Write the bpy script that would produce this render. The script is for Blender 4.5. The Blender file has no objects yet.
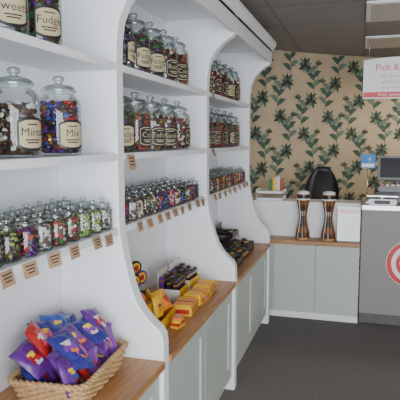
import bpy, bmesh, math, random
from mathutils import Vector, Matrix
random.seed(7)
R = math.radians
scene = bpy.context.scene
COL = scene.collection

# ---------------------------------------------------------------- materials
MATS = {}
def mat(name, col, rough=0.5, metal=0.0, noise=0.0, nscale=20, bump=0.0, bscale=200, spec=0.5, coat=0.0):
    if name in MATS: return MATS[name]
    m = bpy.data.materials.new(name); m.use_nodes = True
    nt = m.node_tree; b = nt.nodes['Principled BSDF']
    b.inputs['Base Color'].default_value = (*col, 1)
    b.inputs['Roughness'].default_value = rough
    b.inputs['Metallic'].default_value = metal
    b.inputs['Specular IOR Level'].default_value = spec
    b.inputs['Coat Weight'].default_value = coat
    tc = nt.nodes.new('ShaderNodeTexCoord')
    if noise > 0:
        n = nt.nodes.new('ShaderNodeTexNoise'); n.inputs['Scale'].default_value = nscale
        n.inputs['Detail'].default_value = 4
        nt.links.new(tc.outputs['Object'], n.inputs['Vector'])
        r = nt.nodes.new('ShaderNodeValToRGB')
        r.color_ramp.elements[0].position = 0.3; r.color_ramp.elements[1].position = 0.7
        r.color_ramp.elements[0].color = tuple(max(0, c*(1-noise)) for c in col)+(1,)
        r.color_ramp.elements[1].color = tuple(min(1, c*(1+noise)) for c in col)+(1,)
        nt.links.new(n.outputs['Fac'], r.inputs['Fac'])
        nt.links.new(r.outputs['Color'], b.inputs['Base Color'])
    if bump > 0:
        n2 = nt.nodes.new('ShaderNodeTexNoise'); n2.inputs['Scale'].default_value = bscale
        nt.links.new(tc.outputs['Object'], n2.inputs['Vector'])
        bp = nt.nodes.new('ShaderNodeBump'); bp.inputs['Strength'].default_value = bump
        bp.inputs['Distance'].default_value = 0.01
        nt.links.new(n2.outputs['Fac'], bp.inputs['Height'])
        nt.links.new(bp.outputs['Normal'], b.inputs['Normal'])
    MATS[name] = m
    return m

def glassmat(name, tint=(0.93,0.97,0.96), base=0.05):
    m = bpy.data.materials.new(name); m.use_nodes = True
    nt = m.node_tree; nt.nodes.clear()
    o = nt.nodes.new('ShaderNodeOutputMaterial')
    mx = nt.nodes.new('ShaderNodeMixShader')
    t = nt.nodes.new('ShaderNodeBsdfTransparent'); t.inputs['Color'].default_value = (*tint,1)
    g = nt.nodes.new('ShaderNodeBsdfGlossy'); g.inputs['Roughness'].default_value = 0.04
    f = nt.nodes.new('ShaderNodeLayerWeight'); f.inputs['Blend'].default_value = 0.25
    mr = nt.nodes.new('ShaderNodeMath'); mr.operation = 'MULTIPLY_ADD'
    mr.inputs[1].default_value = 0.6; mr.inputs[2].default_value = base; mr.use_clamp = True
    nt.links.new(f.outputs['Fresnel'], mr.inputs[0])
    nt.links.new(mr.outputs[0], mx.inputs['Fac'])
    nt.links.new(t.outputs[0], mx.inputs[1]); nt.links.new(g.outputs[0], mx.inputs[2])
    nt.links.new(mx.outputs[0], o.inputs['Surface'])
    return m

def woodmat(name, c1, c2, axis=1):
    m = bpy.data.materials.new(name); m.use_nodes = True
    nt = m.node_tree; b = nt.nodes['Principled BSDF']; b.inputs['Roughness'].default_value = 0.45
    tc = nt.nodes.new('ShaderNodeTexCoord'); mp = nt.nodes.new('ShaderNodeMapping')
    sc = [14,14,14]; sc[axis] = 1.2; mp.inputs['Scale'].default_value = sc
    n = nt.nodes.new('ShaderNodeTexNoise'); n.inputs['Scale'].default_value = 5; n.inputs['Detail'].default_value = 6
    r = nt.nodes.new('ShaderNodeValToRGB')
    r.color_ramp.elements[0].position = .35; r.color_ramp.elements[1].position = .65
    r.color_ramp.elements[0].color = (*c1,1); r.color_ramp.elements[1].color = (*c2,1)
    nt.links.new(tc.outputs['Object'], mp.inputs['Vector']); nt.links.new(mp.outputs[0], n.inputs['Vector'])
    nt.links.new(n.outputs['Fac'], r.inputs['Fac']); nt.links.new(r.outputs['Color'], b.inputs['Base Color'])
    return m

WHITE = mat('white_paint', (0.84,0.85,0.87), 0.45, noise=0.02, nscale=3)
WHITEF = mat('white_front', (0.86,0.86,0.86), 0.4, noise=0.01, nscale=3)
GREEN = mat('sage_panel', (0.48,0.52,0.47), 0.5, noise=0.03, nscale=4)
WOOD = woodmat('oak_top', (0.34,0.155,0.055), (0.50,0.25,0.095), 1)
WOODX = woodmat('oak_desk', (0.34,0.16,0.06), (0.52,0.27,0.11), 0)
GLASS = glassmat('jar_glass')
LIDG = glassmat('lid_glass', (0.80,0.86,0.86), 0.16)
PANE = glassmat('pane_glass', (0.97,0.99,0.98), 0.02)
BLACK = mat('black', (0.012,0.012,0.014), 0.4, noise=0.2)
CHARC = mat('charcoal_plastic', (0.06,0.06,0.065), 0.45, noise=0.1)
DARK = mat('dark_core', (0.03,0.022,0.02), 0.7, noise=0.3)
CREAM = mat('cream_label', (0.50,0.42,0.25), 0.6, noise=0.03)
PAPER = mat('paper', (0.82,0.82,0.82), 0.7, noise=0.02)
KRAFT = mat('kraft_card', (0.46,0.29,0.17), 0.8, noise=0.12, nscale=60)
INK = mat('ink', (0.05,0.035,0.03), 0.8, noise=0.1)
RED = mat('red_vinyl', (0.70,0.035,0.04), 0.4, noise=0.03)
SILVER = mat('silver', (0.62,0.63,0.64), 0.28, 1.0, noise=0.04)
GREY = mat('grey_plastic', (0.25,0.25,0.26), 0.5, noise=0.05)
def cm(name, c, rough=0.3, metal=0.0): return mat('wrap_'+name, c, rough, metal, noise=0.12, nscale=90)
C = dict(purple=cm('purple',(0.11,0.02,0.22)), gold=cm('gold',(0.65,0.38,0.09),.25,.6), green=cm('green',(0.04,0.17,0.05)),
  red=cm('red',(0.45,0.02,0.02)), silver=cm('silver',(0.5,0.5,0.52),.25,.7), blk=cm('blk',(0.02,0.018,0.018)),
  brown=cm('brown',(0.10,0.038,0.018)), amber=cm('amber',(0.36,0.13,0.03)), yellow=cm('yellow',(0.85,0.55,0.04)),
  pink=cm('pink',(0.70,0.12,0.26)), blue=cm('blue',(0.04,0.09,0.38)), white=cm('white',(0.66,0.63,0.57)),
  orange=cm('orange',(0.85,0.22,0.02)), lime=cm('lime',(0.30,0.38,0.07)), teal=cm('teal',(0.04,0.20,0.22)))

# ---------------------------------------------------------------- builder
def ico_data(sub):
    bm = bmesh.new(); bmesh.ops.create_icosphere(bm, subdivisions=sub, radius=1)
    v = [x.co.copy() for x in bm.verts]; f = [[y.index for y in x.verts] for x in bm.faces]; bm.free(); return v, f
ICO1 = ico_data(1); ICO2 = ico_data(2)

class B:
    def __init__(s): s.v=[]; s.f=[]; s.mi=[]; s.sm=[]; s.m=[]
    def idx(s, m):
        if m not in s.m: s.m.append(m)
        return s.m.index(m)
    def add(s, verts, faces, m, M=None, smooth=False):
        o=len(s.v); i=s.idx(m)
        for p in verts:
            p=Vector(p)
            s.v.append(M@p if M is not None else p)
        for f in faces:
            s.f.append([a+o for a in f]); s.mi.append(i); s.sm.append(smooth)
    def box(s, x0,x1,y0,y1,z0,z1,m,M=None, bev=0.0, seg=2):
        if bev>0:
            bm=bmesh.new(); bmesh.ops.create_cube(bm,size=1)
            for v in bm.verts: v.co=Vector(((x0+x1)/2+v.co.x*(x1-x0),(y0+y1)/2+v.co.y*(y1-y0),(z0+z1)/2+v.co.z*(z1-z0)))
            bmesh.ops.bevel(bm,geom=bm.edges[:],offset=bev,segments=seg,affect='EDGES')
            s.add([v.co.copy() for v in bm.verts],[[v.index for v in f.verts] for f in bm.faces],m,M); bm.free(); return
        v=[(x0,y0,z0),(x1,y0,z0),(x1,y1,z0),(x0,y1,z0),(x0,y0,z1),(x1,y0,z1),(x1,y1,z1),(x0,y1,z1)]
        s.add(v,[[0,3,2,1],[4,5,6,7],[0,1,5,4],[1,2,6,5],[2,3,7,6],[3,0,4,7]],m,M)
    def lathe(s, prof, m, n=28, M=None, smooth=True):
        v=[];f=[]
        for r,z in prof:
            for k in range(n):
                a=2*math.pi*k/n; v.append((r*math.cos(a),r*math.sin(a),z))
        for i in range(len(prof)-1):
            for k in range(n):
                f.append([i*n+k,i*n+(k+1)%n,(i+1)*n+(k+1)%n,(i+1)*n+k])
        s.add(v,f,m,M,smooth)
    def cyl(s, r, z0, z1, m, n=24, M=None):
        s.lathe([(0,z0),(r,z0)],m,n,M,False); s.lathe([(r,z0),(r,z1)],m,n,M,True); s.lathe([(r,z1),(0,z1)],m,n,M,False)
    def ico(s, M, m, d=None, smooth=False):
        d = d or ICO1; s.add(d[0],d[1],m,M,smooth)
    def tube(s, path, r, m, n=6, closed=False, M=None):
        v=[];f=[];L=len(path); path=[Vector(p) for p in path]
        for i,p in enumerate(path):
            if closed: t=path[(i+1)%L]-path[i-1]
            else: t=path[min(i+1,L-1)]-path[max(i-1,0)]
            t.normalize(); up=Vector((0,0,1)) if abs(t.z)<.9 else Vector((1,0,0))
            a=t.cross(up).normalized(); b=t.cross(a)
            for k in range(n):
                an=2*math.pi*k/n; v.append(p+a*r*math.cos(an)+b*r*math.sin(an))
        for i in range(L if closed else L-1):
            j=(i+1)%L
            for k in range(n): f.append([i*n+k,i*n+(k+1)%n,j*n+(k+1)%n,j*n+k])
        if not closed:
            f.append(list(range(n))[::-1]); f.append([(L-1)*n+k for k in range(n)])
        s.add(v,f,m,M,True)
    def extrude(s, poly, y0, y1, m, M=None):
        n=len(poly); v=[(x,y0,z) for x,z in poly]+[(x,y1,z) for x,z in poly]
        f=[list(range(n)),[n+i for i in range(n)][::-1]]
        for i in range(n): f.append([i,i+n,(i+1)%n+n,(i+1)%n])
        s.add(v,f,m,M)
    def text(s, txt, size, m, fn, extr=0.0):
        cu=bpy.data.curves.new('t','FONT'); cu.body=txt; cu.size=size; cu.align_x='CENTER'; cu.align_y='CENTER'; cu.resolution_u=2
        ob=bpy.data.objects.new('t',cu); COL.objects.link(ob)
        dg=bpy.context.evaluated_depsgraph_get(); me=ob.evaluated_get(dg).to_mesh()
        vs=[fn(v.co.x,v.co.y) for v in me.vertices]; fs=[list(p.vertices) for p in me.polygons]
        s.add(vs,fs,m)
        ob.evaluated_get(dg).to_mesh_clear(); bpy.data.objects.remove(ob); bpy.data.curves.remove(cu)
    def mesh(s, name):
        me=bpy.data.meshes.new(name); me.from_pydata([tuple(v) for v in s.v],[],s.f)
        for m in s.m: me.materials.append(m)
        me.polygons.foreach_set('material_index', s.mi); me.polygons.foreach_set('use_smooth', s.sm)
        me.update(); return me
    def obj(s, name, parent=None, loc=None, rot=None, recalc=True):
        me=s.mesh(name)
        if recalc:
            bm=bmesh.new(); bm.from_mesh(me); bmesh.ops.recalc_face_normals(bm,faces=bm.faces); bm.to_mesh(me); bm.free()
        return place(name, me, loc, rot, parent)
def place(name, me, loc=None, rot=None, parent=None):
    o=bpy.data.objects.new(name,me); COL.objects.link(o)
    if loc: o.location=loc
    if rot: o.rotation_euler=rot
    if parent: o.parent=parent
    return o
def empty(name, loc=(0,0,0)):
    e=bpy.data.objects.new(name,None); e.empty_display_size=.1; e.location=loc; COL.objects.link(e); return e
def T(x,y,z): return Matrix.Translation((x,y,z))
def Rt(a,ax): return Matrix.Rotation(a,4,ax)
def S(x,y,z): return Matrix.Diagonal((x,y,z,1))
def rnd(a,b): return random.uniform(a,b)

# ---------------------------------------------------------------- room
CEIL=2.36; XL=-1.14; XR=3.0; YF=-1.6
CARPET = mat('carpet', (0.185,0.17,0.163), 0.95, noise=0.4, nscale=110, bump=0.5, bscale=350, spec=0.1)
b=B(); b.box(XL-.1,XR+.1,YF-.1,7.2,-.1,0,CARPET); b.obj('floor')

def ceilmat():
    m=bpy.data.materials.new('ceiling_tile'); m.use_nodes=True; nt=m.node_tree; p=nt.nodes['Principled BSDF']; p.inputs['Roughness'].default_value=.9
    tc=nt.nodes.new('ShaderNodeTexCoord'); br=nt.nodes.new('ShaderNodeTexBrick')
    br.offset=0; br.inputs['Scale'].default_value=1; br.inputs['Brick Width'].default_value=.6; br.inputs['Row Height'].default_value=.6
    br.inputs['Mortar Size'].default_value=.012; br.inputs['Color1'].default_value=(.30,.268,.25,1); br.inputs['Color2'].default_value=(.28,.25,.233,1)
    br.inputs['Mortar'].default_value=(.22,.20,.19,1)
    nt.links.new(tc.outputs['Object'],br.inputs['Vector']); nt.links.new(br.outputs['Color'],p.inputs['Base Color']); return m
b=B(); b.box(XL-.1,XR+.1,YF-.1,7.2,CEIL,CEIL+.1,ceilmat()); b.obj('ceiling')
WALLP = mat('plain_wall', (0.70,0.70,0.68), 0.8, noise=0.03, nscale=5)
b=B(); b.box(XL-.1,XL,YF-.1,4.95,0,CEIL,WALLP); b.obj('wall_left')
b=B(); b.box(XR,XR+.1,YF-.1,7.2,0,CEIL,WALLP); b.obj('wall_right')
b=B()
b.box(XL,XR,YF-.1,YF,0,.35,WALLP); b.box(XL,XR,YF-.1,YF,2.25,CEIL,WALLP)
b.box(XL,XL+.12,YF-.1,YF,.35,2.25,WALLP); b.box(XR-.12,XR,YF-.1,YF,.35,2.25,WALLP)
b.obj('wall_front')
b=B()
for x in (XL+.12, .9, XR-.17): b.box(x,x+.05,YF-.08,YF-.02,.35,2.25,WHITEF)
b.box(XL+.12,XR-.12,YF-.08,YF-.02,.35,.40,WHITEF); b.box(XL+.12,XR-.12,YF-.08,YF-.02,2.2,2.25,WHITEF)
b.obj('window_1')

ctrl=[(-1.22,4.88),(-.82,5.3),(-.4,5.68),(.05,6.0),(.6,6.3),(1.4,6.55),(2.2,6.68),(3.02,6.72)]
def cat(P,n=6):
    out=[]
    for i in range(len(P)-1):
        p0=Vector(P[max(i-1,0)]);p1=Vector(P[i]);p2=Vector(P[i+1]);p3=Vector(P[min(i+2,len(P)-1)])
        for k in range(n):
            t=k/n; out.append(.5*((2*p1)+(-p0+p2)*t+(2*p0-5*p1+4*p2-p3)*t*t+(-p0+3*p1-3*p2+p3)*t**3))
    out.append(Vector(P[-1])); return out
WC=cat(ctrl); SL=[0]
for i in range(1,len(WC)): SL.append(SL[-1]+(WC[i]-WC[i-1]).length)
def wallpt(sv,z,off):
    sv=min(max(sv,0),SL[-1]-1e-4); i=0
    while SL[i+1]<sv: i+=1
    t=(sv-SL[i])/(SL[i+1]-SL[i]); p=WC[i].lerp(WC[i+1],t); d=(WC[i+1]-WC[i]).normalized()
    n=Vector((d.y,-d.x)); return (p.x+n.x*off,p.y+n.y*off,z)
PAPERW=mat('wallpaper_ground',(0.47,0.375,0.245),.75,noise=.07,nscale=9)
LEAF=mat('wallpaper_leaf',(0.05,0.10,0.075),.75,noise=.3,nscale=25)
LEAF2=mat('wallpaper_leaf_pale',(0.13,0.19,0.14),.75,noise=.2,nscale=25)
FLOW=mat('wallpaper_flower',(0.05,0.037,0.027),.75,noise=.3,nscale=25)
b=B(); v=[];f=[]
for p in WC: v+= [(p.x,p.y,0),(p.x,p.y,CEIL)]
for i in range(len(WC)-1): f.append([2*i,2*i+2,2*i+3,2*i+1])
n0=len(v)
for p in WC: v+= [(p.x-.04,p.y+.1,0),(p.x-.04,p.y+.1,CEIL)]
for i in range(len(WC)-1): f.append([n0+2*i+1,n0+2*i+3,n0+2*i+2,n0+2*i])
b.add(v,f,PAPERW)
def leaf(cs,cz,ang,L,W,m,off=.004,curve=.15):
    pts=[]; N=7
    for k in range(N+1):
        t=k/N; w=W*math.sin(math.pi*t**.8)*.5; pts.append((t*L, w+curve*L*math.sin(math.pi*t)))
    for k in range(N-1,0,-1):
        t=k/N; w=W*math.sin(math.pi*t**.8)*.5; pts.append((t*L, -w+curve*L*math.sin(math.pi*t)))
    ca,sa=math.cos(ang),math.sin(ang)
    P=[wallpt(cs+x*ca-y*sa, min(cz+x*sa+y*ca,CEIL-.005), off) for x,y in pts]
    n=len(pts)
    f=[[0,1,n-1]]+[[k,k+1,n-k-1,n-k] for k in range(1,N-1)]+[[N-1,N,N+1]]
    b.add(P,f,m)
def stem(p0,p1,bend,m):
    N=10
    dx,dz=p1[0]-p0[0],p1[1]-p0[1]; L=math.hypot(dx,dz)
    ps=[(p0[0]+dx*k/N-dz/L*bend*math.sin(math.pi*k/N), p0[1]+dz*k/N+dx/L*bend*math.sin(math.pi*k/N)) for k in range(N+1)]
    V=[];F=[]
    for k,(s_,z_) in enumerate(ps):
        a=ps[min(k+1,N)];c=ps[max(k-1,0)]; tx,tz=a[0]-c[0],a[1]-c[1]; l=math.hypot(tx,tz)
        V+=[wallpt(s_-tz/l*.003,min(z_+tx/l*.003,CEIL-.005),.003),wallpt(s_+tz/l*.003,min(z_-tx/l*.003,CEIL-.005),.003)]
        if k: F.append([2*k-2,2*k-1,2*k+1,2*k])
    b.add(V,F,m); return ps
PX,PZ=.29,.34
for i in range(int(SL[-1]/PX)+1):
    for j in range(-1,8):
        cs=.10+i*PX; cz=.30+j*PZ+(PZ/2 if i%2 else 0); fl=1 if (i+j)%2 else -1
        if cz<.1 or cz>CEIL+.1: continue
        ps=stem((cs-fl*.07,cz-.19),(cs+fl*.03,cz+.05),.05*fl,FLOW)
        fz=cz+.07; fx=cs+fl*.04
        if fz<CEIL-.03:
            for k in range(9):
                leaf(fx,fz,2*math.pi*k/9+.2,.082+.014*(k%2),.036,[LEAF2,LEAF,FLOW][k%3],.005,.04)
            for k in range(7): leaf(fx,fz,2*math.pi*k/7,.022,.014,FLOW,.0062,0)
        for k,(q,side) in enumerate([(1,1),(2,-1),(4,1),(5,-1),(7,1),(7,-1)]):
            s_,z_=ps[q]
            if z_<CEIL-.05: leaf(s_,z_,math.pi/2-side*fl*(1.05-.06*k),.115,.050,[LEAF,LEAF2,LEAF,LEAF,LEAF2,LEAF2][k],.0045,.14*side*fl)
        s_,z_=cs-fl*.13,cz+.03
        if z_<CEIL-.1:
            stem((s_,z_-.08),(s_+fl*.01,z_+.05),-.02*fl,LEAF)
            for k in range(5): leaf(s_+fl*.01,z_+.05,math.pi/2+(k-2)*.55,.05,.02,LEAF2 if k%2 else FLOW,.005,0)
            leaf(s_,z_-.05,math.pi/2-fl*.8,.06,.026,LEAF,.0045,.1)
b.obj('wall_back',recalc=False)

DIFF=mat('light_diffuser',(0.60,0.54,0.48),.6,noise=.03)
for y in (3.62,4.82):
    b=B(); b.box(0.0,1.2,y,y+.58,CEIL-.012,CEIL-.001,WHITEF,bev=.003); b.box(.03,1.17,y+.03,y+.55,CEIL-.016,CEIL-.012,DIFF); b.obj('ceiling_light_panel')

# ---------------------------------------------------------------- shelving unit
unit=empty('shelving_unit')
XB=-1.12; XS=-.865; XC=-.69
prof=[(XB,0),(XC,0),(XC,.735),(-.694,.765),(-.708,.79),(-.738,.815),(-.770,.848),(-.796,.89),(-.818,.945),(-.835,1.01),(-.850,1.08),(-.860,1.14),(XS,1.2),
      (XS,1.80),(-.862,1.86),(-.852,1.93),(-.825,1.99),(-.785,2.035),(-.745,2.065),(-.718,2.08),(-.702,2.10),(-.70,2.13),(-.70,2.2),(XB,2.2)]
UY=[.63,1.83,3.03,4.26]
for i,y in enumerate(UY):
    b=B(); b.extrude(prof,y,y+.06,WHITE); o=b.obj('upright_%d'%i,unit)
    md=o.modifiers.new('bev','BEVEL'); md.width=.004; md.segments=2; md.limit_method='ANGLE'; md.angle_limit=R(50)
b=B(); b.box(XB-.01,XB,.63,4.32,0,2.2,WHITE)
b.box(XB,-.70,.63,4.32,2.185,2.2,WHITE)
for i in range(3):
    y0,y1=UY[i]+.06,UY[i+1]
    b.box(-.72,-.70,y0,y1,2.10,2.2,WHITEF)
b.obj('back_panel',unit)
b=B(); cp=[(XB,2.2),(-.695,2.2),(-.688,2.215),(-.68,2.225),(-.675,2.235),(-.672,2.25),(-.672,2.265),(XB,2.265)]
b.extrude(cp,.6,4.36,WHITEF); b.obj('cornice',unit)
SH={'low':1.170,'mid':1.450,'top':1.780}
for k,z in SH.items():
    b=B()
    for i in range(3): b.box(XB,XS,UY[i]+.06,UY[i+1],z-.026,z,WHITE,bev=.003)
    b.obj('shelf_'+k,unit)
CT=.672
for i in range(3):
    y0,y1=UY[i]+.06,UY[i+1]
    b=B(); b.box(XB,-.682,y0+.001,y1-.001,CT-.03,CT,WOOD,bev=.003); b.obj('counter_top_%d'%i,unit)
    b=B(); b.box(XB,-.73,y0,y1,.08,CT-.03,GREEN); b.box(XB,-.75,y0,y1,0,.08,WHITE)
    w=(y1-y0)/2
    for k in range(2):
        a=y0+k*w+.004; c=y0+(k+1)*w-.004
        b.box(-.73,-.715,a,c,.09,CT-.035,GREEN,bev=.002)
        for (p,q,r_,s_) in ((a,a+.07,.09,CT-.035),(c-.07,c,.09,CT-.035),(a+.07,c-.07,.09,.16),(a+.07,c-.07,CT-.105,CT-.035)):
            b.box(-.716,-.706,p,q,r_,s_,GREEN)
    b.obj('cabinet_%d'%i,unit)

# ---------------------------------------------------------------- jars
def candyfill(b, Rr, z0, z1, pal, sz, n_ring, core=True):
    if core: b.lathe([(0,z0),(Rr-sz*1.3,z0),(Rr-sz*1.3,z1-sz),(0,z1-sz*.4)],DARK,14)
    z=z0+sz*.8
    while z<z1:
        off=rnd(0,6)
        for k in range(n_ring):
            a=off+2*math.pi*k/n_ring+rnd(-.1,.1); r=Rr-sz*rnd(1.0,1.35)
            m=random.choice(pal)
            M=T(r*math.cos(a),r*math.sin(a),z+rnd(-.3,.3)*sz)@Rt(rnd(0,6),'Z')@Rt(rnd(0,3),'X')@S(sz*rnd(.8,1.15),sz*rnd(.75,1.0),sz*rnd(.6,.9))
            b.ico(M,m)
        z+=sz*1.25
    for k in range(n_ring*2):
        r=(Rr-sz*1.2)*math.sqrt(random.random()); a=rnd(0,6.28)
        b.ico(T(r*math.cos(a),r*math.sin(a),z1+rnd(-.2,.8)*sz)@Rt(rnd(0,6),'Z')@Rt(rnd(0,3),'X')@S(sz*1.1,sz*.9,sz*.75),random.choice(pal))
def bigjar(name,pal,fill=.165,sz=.0105,label='Sweets',lm=None,dark=False):
    b=B(); candyfill(b,.065,.008,fill,pal,sz,18)
    b.lathe([(0,.001),(.058,.001),(.066,.006),(.07,.018),(.07,.165),(.067,.182),(.058,.195),(.049,.202),(.048,.208),(.054,.211)],GLASS,32)
    b.lathe([(.054,.2115),(.056,.217),(.054,.222)],LIDG,32)
    b.lathe([(.053,.222),(.05,.228),(.038,.234),(.02,.238),(.011,.242),(.012,.246),(.018,.251),(.0195,.257),(.016,.263),(.008,.2665),(0,.267)],LIDG,32)
    lm=lm or CREAM; bg=BLACK if dark else lm; fg=lm if dark else INK
    rr=.0712
    def cp(an,z,off=0): return ((rr+off)*math.cos(an),(rr+off)*math.sin(an),z)
    def patch(a0,a1,z0,z1,m,off,oval=0):
        N=12;V=[];F=[]; zc=(z0+z1)/2; hz=(z1-z0)/2
        for k in range(N+1):
            u=k/N*2-1; an=a0+(a1-a0)*k/N; h=hz*(1-oval*abs(u)**3)
            V+=[cp(an,zc-h,off),cp(an,zc+h,off)]
            if k: F.append([2*k-2,2*k,2*k+1,2*k-1])
        b.add(V,F,m)
    patch(-.66,.66,.020,.118,BLACK,0,.25); patch(-.58,.58,.028,.110,lm,.0005,.25); patch(-.55,.55,.032,.106,bg,.0009,.25)
    b.text(label,.034,fg,lambda x,y:cp(x/rr,.074+y,.0016))
    for zz,w in ((.052,.36),(.044,.28),(.097,.25)): patch(-w,w,zz-.002,zz+.002,fg,.0014)
    return b.mesh(name)
c=C
JV=[bigjar('jm0',[c['blk'],c['silver'],c['white'],c['brown'],c['brown'],c['brown'],c['blk']],.15,label='Mints'),
    bigjar('jm1',[c['purple'],c['red'],c['brown'],c['blue'],c['blk'],c['purple'],c['brown'],c['gold']],.17,label='Mix'),
    bigjar('jm2',[c['green'],c['brown'],c['blk'],c['purple'],c['brown']],.165,label='Fudge'),
    bigjar('jm3',[c['brown'],c['amber'],c['blk'],c['red']],.16,label='Cola',dark=True),
    bigjar('jm4',[c['brown'],c['amber'],c['white'],c['brown'],c['gold'],c['blk']],.16,label='Toffee',dark=True),
    bigjar('jm5',[c['blk'],c['purple'],c['silver'],c['brown'],c['green']],.165,label='Sweets'),
    bigjar('jm6',[c['red'],c['brown'],c['brown'],c['blk'],c['white']],.16,label='Rock',dark=True)]
def jar(v,x,y,z,a=-35):
    o=place('candy_jar',JV[v],(x,y,z+.0005),(0,0,R(a))); o.scale=(1,1,.96)
jar(0,-.955,1.345,SH['mid'],-14); jar(1,-.95,1.575,SH['mid'],-24); jar(5,-.955,1.10,SH['mid'],-30); jar(3,-1.03,1.21,SH['mid'])
for k,y in enumerate((1.12,1.305,1.48)): jar([3,5,2][k],-.955,y,SH['top'],-30)
for k,y in enumerate((2.02,2.19,2.37,2.55,2.73)): jar([5,2,2,6,3][k],-.95,y,SH['top'],-20+rnd(-25,25))
for k,y in enumerate((2.02,2.19,2.37,2.56,2.75)): jar([2,3,4,6,6][k],-.95,y,SH['mid'],-20+rnd(-25,25))
for k,y in enumerate((3.22,3.42,3.61,3.80,3.98)): jar([3,6,3,0,6][k],-.95,y,SH['top'],-20+rnd(-25,25))
for k,y in enumerate((3.22,3.42,3.60,3.79,3.98)): jar([6,3,3,2,3][k],-.95,y,SH['mid'],-20+rnd(-25,25))

def smalljar(name,pal):
    b=B(); candyfill(b,.033,.005,.070,pal,.0078,12)
    b.lathe([(0,.001),(.03,.001),(.035,.005),(.036,.01),(.036,.072),(.033,.081),(.027,.086),(.027,.09)],GLASS,20)
    b.lathe([(.029,.0905),(.03,.096),(.026,.10),(.012,.103),(.006,.106),(.010,.111),(.009,.117),(0,.119)],LIDG,18)
    return b.mesh(name)
SV=[smalljar('sj%d'%i,p) for i,p in enumerate([
    [c['green'],c['lime'],c['white']],[c['blk'],c['brown'],c['blue']],[c['pink'],c['white'],c['red']],[c['orange'],c['yellow'],c['amber']],
    [c['white'],c['silver'],c['brown']],[c['purple'],c['blk'],c['red']],[c['brown'],c['amber'],c['white']],[c['red'],c['green'],c['brown'],c['white']],
    [c['lime'],c['brown'],c['blk']]])]
def jarrow(y0,y1,seed,pref):
    random.seed(seed); e=empty('small_candy_jars'); y=y0; i=0
    while y<y1:
        for x in (-.912,-.99,-1.07):
            place('jar_%d'%i,SV[random.choice(pref)],(x+rnd(-.002,.002),y+rnd(-.002,.002),SH['low']+.0005),(0,0,rnd(0,6)),e); i+=1
        y+=.080
jarrow(.75,1.80,3,[0,4,8,5,6,4,7,1]); jarrow(1.95,2.98,4,[1,2,4,5,8,6,3,7]); jarrow(3.15,4.2,5,[7,2,5,6,1,3])

def card(b,y,z,w=.055,h=.04,tilt=12,yaw=0):
    M=T(XS+.003,y,z)@Rt(R(yaw),'Z')@Rt(R(-tilt),'Y')
    b.box(0,.0015,-w/2,w/2,-h,0,KRAFT,M)
    for k in range(3): b.box(.0016,.0019,-w*.36+.004*k,w*.36-.003*k,-h*.28-k*h*.22,-h*.28-k*h*.22+h*.09,INK,M)
def cards(zs,ys,seed,**k):
    random.seed(seed); b=B()
    for y in ys: card(b,y+rnd(-.01,.01),SH[zs]-.002+rnd(-.004,.003),yaw=rnd(-6,6),tilt=rnd(8,20),**k)
    b.obj('price_cards')
cards('low',(1.15,1.25,1.37,1.50,1.63,1.74),11,w=.06,h=.042)
cards('low',(2.02,2.13,2.24,2.35,2.46,2.57,2.69,2.82,2.94),12)
cards('low',(3.2,3.32,3.46,3.6,3.74,3.9,4.05,4.18),13)
cards('mid',(3.16,),14,w=.06,h=.05); cards('mid',(1.93,),15,w=.075,h=.06)
cards('top',(3.16,),17,w=.05,h=.04)

# ---------------------------------------------------------------- bags
def bag(b,M,w,h,t,main,acc,acc2,n=12,acc3=None):
    sx=rnd(-.3,.3)
    for side in (1,-1):
        V=[]
        for j in range(n+1):
            for i in range(n+1):
                u=i/n*2-1; v_=j/n*2-1
                e=(1-abs(v_)**3)*(1-abs(u)**2.2)
                th=t*max(e,0)**.55*(1+.16*math.sin(7*u+5*v_+sx*9)+.13*math.sin(11*v_-4*u))
                xx=u*w/2*(1-.07*(1-v_*v_))
                V.append((xx,side*(th/2+.0004),v_*h/2))
        o=len(b.v)
        for p in V: b.v.append(M@Vector(p))
        for j in range(n):
            for i in range(n):
                u=(i+.5)/n*2-1; v_=(j+.5)/n*2-1; m=main
                if (u*1.1)**2+((v_+.05)*1.5)**2<.33: m=acc
                if (u-sx)**2*2.2+((v_-.2)*3.2)**2<.25: m=acc2
                if acc3 and (u+sx)**2*4+((v_+.4)*4)**2<.4: m=acc3
                if j==0 or j==n-1: m=main
                a=o+j*(n+1)+i
                q=[a,a+1,a+n+2,a+n+1]
                b.f.append(q if side<0 else q[::-1]); b.mi.append(b.idx(m)); b.sm.append(True)

WICK=mat('wicker',(0.50,0.31,0.14),.7,noise=.3,nscale=80)
def rrect(t,hx,hy,r):
    cx,cy=hx-r,hy-r; A=math.pi*r/2
    segs=[((hx,-cy),(0,1)),('a',cx,cy,0),((cx,hy),(-1,0)),('a',-cx,cy,90),((-hx,cy),(0,-1)),('a',-cx,-cy,180),((-cx,-hy),(1,0)),('a',cx,-cy,270)]
    LL=[2*cy,A,2*cx,A,2*cy,A,2*cx,A]; tot=sum(LL); d=(t%1)*tot
    for s_,l in zip(segs,LL):
        if d<=l:
            if s_[0]=='a':
                a=R(s_[3])+d/r; return s_[1]+r*math.cos(a),s_[2]+r*math.sin(a)
            return s_[0][0]+s_[1][0]*d,s_[0][1]+s_[1][1]*d
        d-=l
    return hx,-cy
bk=empty('sweet_basket',(-.925,1.575,CT+.001)); bk.rotation_euler=(0,0,R(4))
b=B(); HX,HY,BH=.128,.195,.078; NS=44
def bp(t,z,off):
    fl=.86+.14*z/BH
    x,y=rrect(t,HX*fl+off,HY*fl+off,.035); return (x,y,z)
for k in range(8):
    z=.006+k*.0095
    b.tube([bp(i/176,z,.004*math.sin(i/176*NS*math.pi+ (math.pi if k%2 else 0))) for i in range(176)],.0048,WICK,6,True)
for i in range(NS): b.tube([bp((i+.5)/NS,z,0) for z in (0,.03,.06,BH)],.003,WICK,5)
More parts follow.
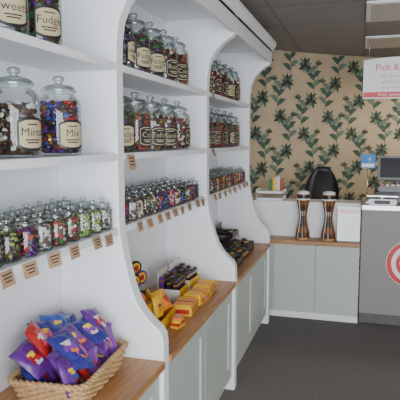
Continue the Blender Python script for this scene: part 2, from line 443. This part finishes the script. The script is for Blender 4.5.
for ph in (0,math.pi): b.tube([Vector(bp(i/176,BH,.006*math.sin(i/176*60*math.pi+ph)))+Vector((0,0,.004*math.cos(i/176*60*math.pi+ph))) for i in range(176)],.0065,WICK,6,True)
b.box(-.108,.108,-.165,.165,.003,.008,WICK)
b.obj('wicker_basket',bk)
random.seed(22); b=B()
VIO=cm('violet',(0.20,0.05,0.36)); NAVY=cm('navy',(0.03,0.03,0.22))
mains=[C['purple'],VIO,NAVY,C['purple'],C['red'],NAVY,C['purple'],C['blue']]
for row,(z,n,sp) in enumerate(((.07,5,.07),(.112,5,.066),(.155,4,.072))):
    for i in range(n):
        for j in range(2):
            y=(i-(n-1)/2)*sp+rnd(-.012,.012)+ (.01 if row==2 else 0); x=(j-.5)*.11+rnd(-.012,.012)-.012*row
            M=T(x,y,z+rnd(-.012,.012))@Rt(R(75)+rnd(-.8,.8),'Z')@Rt(R(rnd(-60,-20)),'X')@Rt(rnd(-.4,.4),'Y')
            bag(b,M,.095,.12,.036,random.choice(mains),random.choice([C['pink'],VIO,C['red'],VIO,C['blue'],C['purple']]),random.choice([C['yellow'],C['white'],C['orange'],C['yellow']]),acc3=random.choice([C['yellow'],C['white'],C['red'],C['orange']]))
b.obj('candy_bags',bk,loc=(0,0,.012),recalc=False)

# ---------------------------------------------------------------- bay 2 counter goods
def tray(b,x0,x1,y0,y1,z0,h,m,m2=None,t=.002,back=None):
    b.box(x0,x1,y0,y1,z0,z0+t,m); m2=m2 or m
    b.box(x1-t,x1,y0,y1,z0,z0+h,m2); b.box(x0,x0+t,y0,y1,z0,z0+(back or h),m)
    b.box(x0,x1,y0,y0+t,z0,z0+h,m); b.box(x0,x1,y1-t,y1,z0,z0+h,m)
YB=mat('yellow_carton',(0.80,0.47,0.02),.45,noise=.05)
z=CT+.001
for k,(x,y,a) in enumerate(((-.80,2.42,6),(-.795,2.60,-3),(-.80,2.77,2))):
    b=B(); tray(b,-.05,.05,-.08,.08,0,.042,YB)
    for i in range(7):
        yy=-.072+i*.021
        b.box(-.045,.045,yy,yy+.018,.004,.05+rnd(-.003,.003),[YB,C['orange'],YB,C['red']][i%4],bev=.003)
    b.box(.0501,.0508,-.06,.06,.01,.032,C['red']); b.text('CHEWS',.022,C['white'],lambda p,q:(.0512,p,.021+q))
    b.box(-.04,.04,-.0808,-.0801,.01,.032,C['red'])
    b.obj('candy_carton',loc=(x,y,z),rot=(0,0,R(a)))
for k,(x,y,a) in enumerate(((-.93,2.62,3),(-.93,2.82,-2))):
    b=B(); tray(b,-.06,.06,-.085,.085,0,.065,C['white'],YB,back=.15)
    for r_ in range(3):
        for i in range(8):
            yy=-.078+i*.0205; xx=-.05+r_*.036
            b.box(xx,xx+.022,yy,yy+.016,.004,.122+r_*-.01+rnd(-.004,.004),C['blk'] if (i+r_)%5 else C['purple'],bev=.003)
            b.box(xx+.001,xx+.023,yy-.0003,yy+.0165,.10-r_*.01,.108-r_*.01,C['gold'])
    b.obj('chocolate_bar_box',loc=(x,y,z),rot=(0,0,R(a)))
random.seed(5)
b=B(); tray(b,-.075,.075,-.16,.12,0,.05,C['orange'],YB)
for i in range(16):
    M=T(rnd(-.045,.045),-.14+i*.016,.065+rnd(-.01,.04))@Rt(R(90)+rnd(-.6,.6),'Z')@Rt(R(rnd(-50,-10)),'X')@Rt(rnd(-.3,.3),'Y')
    bag(b,M,.07,.095,.026,YB if i%3 else C['orange'],C['orange'] if i%3 else C['red'],C['brown'],8)
b.obj('snack_bag_tray',loc=(-.885,2.21,z),rot=(0,0,R(4)),recalc=False)
b=B(); tray(b,-.04,.04,-.17,.17,0,.07,C['purple'],C['red'],back=.13)
for r_ in range(2):
    for i in range(4):
        yy=-.125+i*.083; xx=-.018+r_*.03; zz=.195-r_*.045
        b.tube([(xx,yy,.005),(xx,yy,zz)],.002,C['white'],5)
        M=T(xx,yy,zz)@Rt(R(-25),'Z')@Rt(R(90),'Y')
        for rr,mm,tk in ((.036,C['blk' if (i+r_)%2 else 'purple'],.004),(.026,YB,.0055),(.014,C['red' if i%2 else 'brown'],.007)):
            b.cyl(rr,-tk,tk,mm,20,M)
b.obj('lollipop_display_box',loc=(-1.04,2.30,z),rot=(0,0,0))
b=B()
for i in range(4): b.box(-.02,.02,-.035,.035,i*.0125,i*.0125+.012,[YB,C['red'],YB,C['orange']][i],Rt(R(i*7-10),'Z'),bev=.002)
b.obj('sweet_packets',loc=(-.76,2.20,z))

# ---------------------------------------------------------------- bay 3 counter goods
random.seed(9)
for k,(x,y,hh) in enumerate(((-.82,3.42,.055),(-.83,3.66,.06),(-.84,3.90,.065),(-1.0,3.55,.10),(-1.0,3.80,.11),(-.99,4.05,.12))):
    b=B(); tray(b,-.07,.07,-.105,.105,0,hh,C['blk'],BLACK,back=hh*1.5)
    for i in range(8):
        for j in range(3):
            yy=-.098+i*.0248; xx=-.06+j*.042
            b.box(xx,xx+.034,yy,yy+.021,.004,hh*.95+rnd(0,.02),random.choice([C['blk'],C['brown'],C['blk'],C['gold'],C['blk'],C['blk']]),bev=.003)
    b.box(.0701,.0707,-.08,.08,hh*.35,hh*.7,C['gold'] if k%2 else C['brown'])
    b.obj('chocolate_bar_box',loc=(x,y,z),rot=(0,0,R(rnd(-3,3))))

# ---------------------------------------------------------------- back desk + counters
desk=empty('service_desk')
b=B(); b.box(XB,.012,4.44,4.64,.64,.672,WOODX,bev=.003); b.obj('desk_top',desk)
b=B(); b.box(XB,.01,4.47,4.64,.06,.64,GREEN); b.box(XB,.01,4.49,4.64,0,.06,WHITEF)
for x0,x1 in ((-.685,-.34),(-.334,.008)): b.box(x0,x1,4.455,4.47,.065,.635,GREEN,bev=.002)
b.obj('desk_front',desk)
b=B(); b.box(XB,.01,4.642,4.88,0,.95,WHITEF); b.box(XB,.012,4.64,4.90,.95,.975,WHITEF,bev=.003); b.obj('raised_counter',desk)

GC=mat('grey_counter_laminate',(0.28,0.26,0.24),.5,noise=.12,nscale=120)
PL=mat('plinth',(0.12,0.115,0.11),.6,noise=.1)
cnt=empty('till_counter')
b=B(); b.box(.02,2.4,4.50,5.15,.09,.945,GC); b.box(.02,2.4,4.53,5.15,0,.09,PL); b.obj('counter_body',cnt)
b=B(); b.box(.018,2.42,4.48,5.17,.945,.98,SILVER,bev=.004); b.obj('counter_worktop',cnt)
b=B(); X0=.405; M=T(X0,4.4995,.52)@Rt(R(90),'X')
b.cyl(.19,0,.002,WHITEF,48,M); b.cyl(.186,.002,.003,RED,48,M); b.cyl(.150,.003,.004,WHITEF,48,M); b.cyl(.115,.004,.005,RED,40,M)
b.text('OPEN',.07,WHITEF,lambda p,q:(X0+p,4.4995-.0056,.52+q)); b.obj('round_sign')

b=B()
b.box(.12,.55,4.66,5.05,0,.09,CHARC,bev=.006); b.box(.14,.53,4.655,4.66,.02,.07,GREY); b.box(.28,.39,4.65,4.656,.04,.05,BLACK)
b.box(.14,.52,4.70,4.98,.09,.14,GREY,bev=.01)
for i in range(8):
    for j in range(4): b.box(.16+i*.042,.19+i*.042,4.73+j*.04,4.76+j*.04,.14,.148,WHITEF if (i+j)%4 else RED,bev=.002)
b.tube([(.3,4.98,.13),(.3,4.98,.22)],.02,GREY,10)
M=T(.3,4.96,.27)@Rt(R(-12),'X'); b.box(-.16,.16,-.03,.03,-.10,.11,GREY,M,bev=.01); b.box(-.14,.14,-.032,-.03,-.08,.09,BLACK,M)
b.obj('cash_register',loc=(0,0,.981))
b=B(); b.box(-.11,.11,-.07,.07,0,.05,WHITEF,bev=.01); b.box(-.06,.06,-.072,-.069,.012,.04,BLACK); b.cyl(.02,.05,.07,SILVER)
b.box(-.12,.12,-.075,.075,.07,.078,SILVER,bev=.003); b.obj('weighing_scale',loc=(.17,4.565,.981))
BLUE=mat('blue_card',(0.03,0.22,0.62),.5,noise=.05)
b=B(); b.cyl(.035,0,.008,SILVER); b.tube([(0,0,.008),(0,0,.30)],.004,SILVER,8)
M=T(0,-.006,.345)@Rt(R(-4),'X'); b.box(-.058,.058,-.002,.002,-.058,.058,BLUE,M,bev=.001)
b.box(-.048,.048,-.0028,-.0022,-.05,-.02,WHITEF,M)
for r_ in (.012,.022,.032):
    b.tube([M@Vector((-.01+r_*math.cos(a),-.004,.015+r_*math.sin(a))) for a in [R(-50+d*20) for d in range(6)]],.0025,WHITEF,5)
b.obj('payment_card_sign',loc=(.055,4.70,.981))
# office chair (tall rounded back)
ch=B()
N=16; V=[];F=[]
for side in (-.035,.03):
    for k in range(N+1):
        t=k/N; zz=.60+.66*t; hw=.155*(1-max(0,(t-.55)/.45)**2.6*.7)*(1-.25*(1-t)**3)
        yb=side-.05*math.sin(t*3.1)
        V+=[(-hw,yb+.02,zz),(-hw*.5,yb,zz),(hw*.5,yb,zz),(hw,yb+.02,zz)]
for s_ in (0,1):
    o=s_*(N+1)*4
    for k in range(N):
        for j in range(3):
            a=o+k*4+j; F.append([a,a+1,a+5,a+4])
o=(N+1)*4
for k in range(N):
    for j in (0,3): a=k*4+j; F.append([a,a+4,a+4+o,a+o])
for j in range(3): F.append([j,j+1,j+1+o,j+o]); a=N*4+j; F.append([a,a+1,a+1+o,a+o])
ch.add(V,F,BLACK,None,True)
ch.box(-.22,.22,-.46,-.04,.44,.52,BLACK,bev=.03)
ch.box(-.03,.03,-.0,.04,.40,.7,GREY,bev=.01); ch.tube([(0,-.25,.08),(0,-.25,.44)],.03,GREY,10)
for k in range(5):
    a=k*2*math.pi/5; ch.tube([(0,-.25,.10),(.24*math.cos(a),-.25+.24*math.sin(a),.06)],.018,BLACK,8)
    ch.ico(T(.24*math.cos(a),-.25+.24*math.sin(a),.03)@S(.03,.03,.03),BLACK,ICO2,True)
for sx in (-1,1): ch.tube([(sx*.22,-.38,.47),(sx*.25,-.38,.68),(sx*.25,-.12,.70),(sx*.16,-.02,.72)],.015,BLACK,8)
ch.obj('office_chair',loc=(-.335,5.00,0),rot=(0,0,R(195)))

def stand(x,y):
    b=B()
    b.cyl(.058,0,.018,WOODX,28)
    cols=[C['brown'],C['amber'],C['blk'],C['brown'],C['white'],C['brown'],C['amber']]
    pr=[(.052,.018),(.048,.06),(.036,.11),(.027,.16),(.025,.20),(.029,.24),(.038,.29),(.046,.33)]
    for i in range(7): b.lathe([pr[i],pr[i+1]],cols[i],20)
    for i in range(14):
        a=2*math.pi*i/14
        b.tube([((r+.004)*math.cos(a),(r+.004)*math.sin(a),zz) for r,zz in pr],.004,[C['brown'],C['blk'],C['amber'],C['brown'],C['white']][i%5],5)
    b.cyl(.056,.333,.345,WHITEF,28); b.cyl(.05,.345,.375,C['blk'],28); b.cyl(.056,.375,.383,WOODX,28)
    b.lathe([(.05,.383),(.05,.398),(.03,.407),(0,.409)],WHITEF,28)
    b.obj('candy_stick_stand',loc=(x,y,.673))
stand(-.455,4.535); stand(-.245,4.535)
b=B(); M=Rt(R(-8),'X')
b.box(-.088,.088,-.001,.001,0,.28,PAPER,M); b.box(-.09,.09,-.004,-.002,0,.285,PANE,M); b.box(-.09,.09,-.05,.05,0,.003,PANE)
b.box(-.078,.078,-.0018,-.0011,.225,.262,RED,M)
for k in range(9): b.box(-.07+(k%3)*.01,.07-(k%2)*.02,-.0018,-.0011,.03+k*.02,.036+k*.02,GREY if k%3 else RED,M)
b.obj('menu_holder',loc=(-.083,4.53,.6735))
b=B()
for lz in (0,.06):
    b.box(-.12,.12,-.1,.1,lz,lz+.004,PAPER); b.box(-.12,-.116,-.1,.1,lz,lz+.035,PAPER); b.box(.116,.12,-.1,.1,lz,lz+.035,PAPER); b.box(-.11,.11,-.105,.08,lz+.004,lz+.02,WHITEF)
for sx in (-.118,.118):
    for sy in (-.09,.09): b.tube([(sx,sy,0),(sx,sy,.08)],.004,SILVER,6)
for k,mm in enumerate((C['green'],C['yellow'],C['white'],C['red'])):
    b.box(-.02+k*.03,.015+k*.03,-.02+.006*k,-.018+.006*k,.08,.18+.012*(k%3),mm,bev=.0005)
b.obj('document_tray',loc=(-.76,4.77,.976))

b=B(); pts=[]
for k in range(21):
    t=k/20; pts.append((-.24+.48*t, .30+.02*math.sin(t*math.pi)))
poly=[(-.24,0)]+[(.24,0)]+pts[::-1]
b.extrude(poly,-.004,.004,WHITEF)
b.box(-.235,.235,-.0052,-.0042,.010,.052,RED); b.text('fresh sweets daily',.034,WHITEF,lambda p,q:(p,-.0058,.031+q))
b.text('Pick & Mix',.07,RED,lambda p,q:(p,-.0052,.24+q))
b.text('bags, jars and gifts',.034,C['pink'],lambda p,q:(p,-.0052,.175+q)); b.text('always in store',.034,C['pink'],lambda p,q:(p,-.0052,.13+q))
b.text('ask at the counter',.03,C['pink'],lambda p,q:(p,-.0052,.085+q))
for x in (-.2,.2): b.tube([(x,0,.30),(x,0,CEIL-1.84)],.002,SILVER,5)
b.obj('hanging_sign',loc=(.235,4.55,1.825))

# ---------------------------------------------------------------- light
w=bpy.data.worlds.new('world'); scene.world=w; w.use_nodes=True
bg=w.node_tree.nodes['Background']; bg.inputs[0].default_value=(.89,.94,1.0,1); bg.inputs[1].default_value=13.0
def area(name,loc,rot,sx,sy,e,col,portal=False):
    l=bpy.data.lights.new(name,'AREA'); l.shape='RECTANGLE'; l.size=sx; l.size_y=sy; l.energy=e; l.color=col
    if portal: l.cycles.is_portal=True
    o=bpy.data.objects.new(name,l); o.location=loc; o.rotation_euler=rot; COL.objects.link(o); return o
area('window_portal',((XL+XR)/2,YF-.05,1.3),(R(90),0,0),3.9,1.9,1,(1,1,1),True)
area('warm_fill',(1.3,5.6,CEIL-.03),(0,0,0),1.1,.5,30,(1,.86,.68))  # added warm fill to brighten the right side, not a real fixture

cam=bpy.data.cameras.new('camera'); co=bpy.data.objects.new('camera',cam); COL.objects.link(co)
cam.sensor_width=36; cam.lens=48.5; cam.clip_start=.05
co.location=(0,0,1.5); co.rotation_euler=(R(90-6.35),0,R(16.63)); scene.camera=co
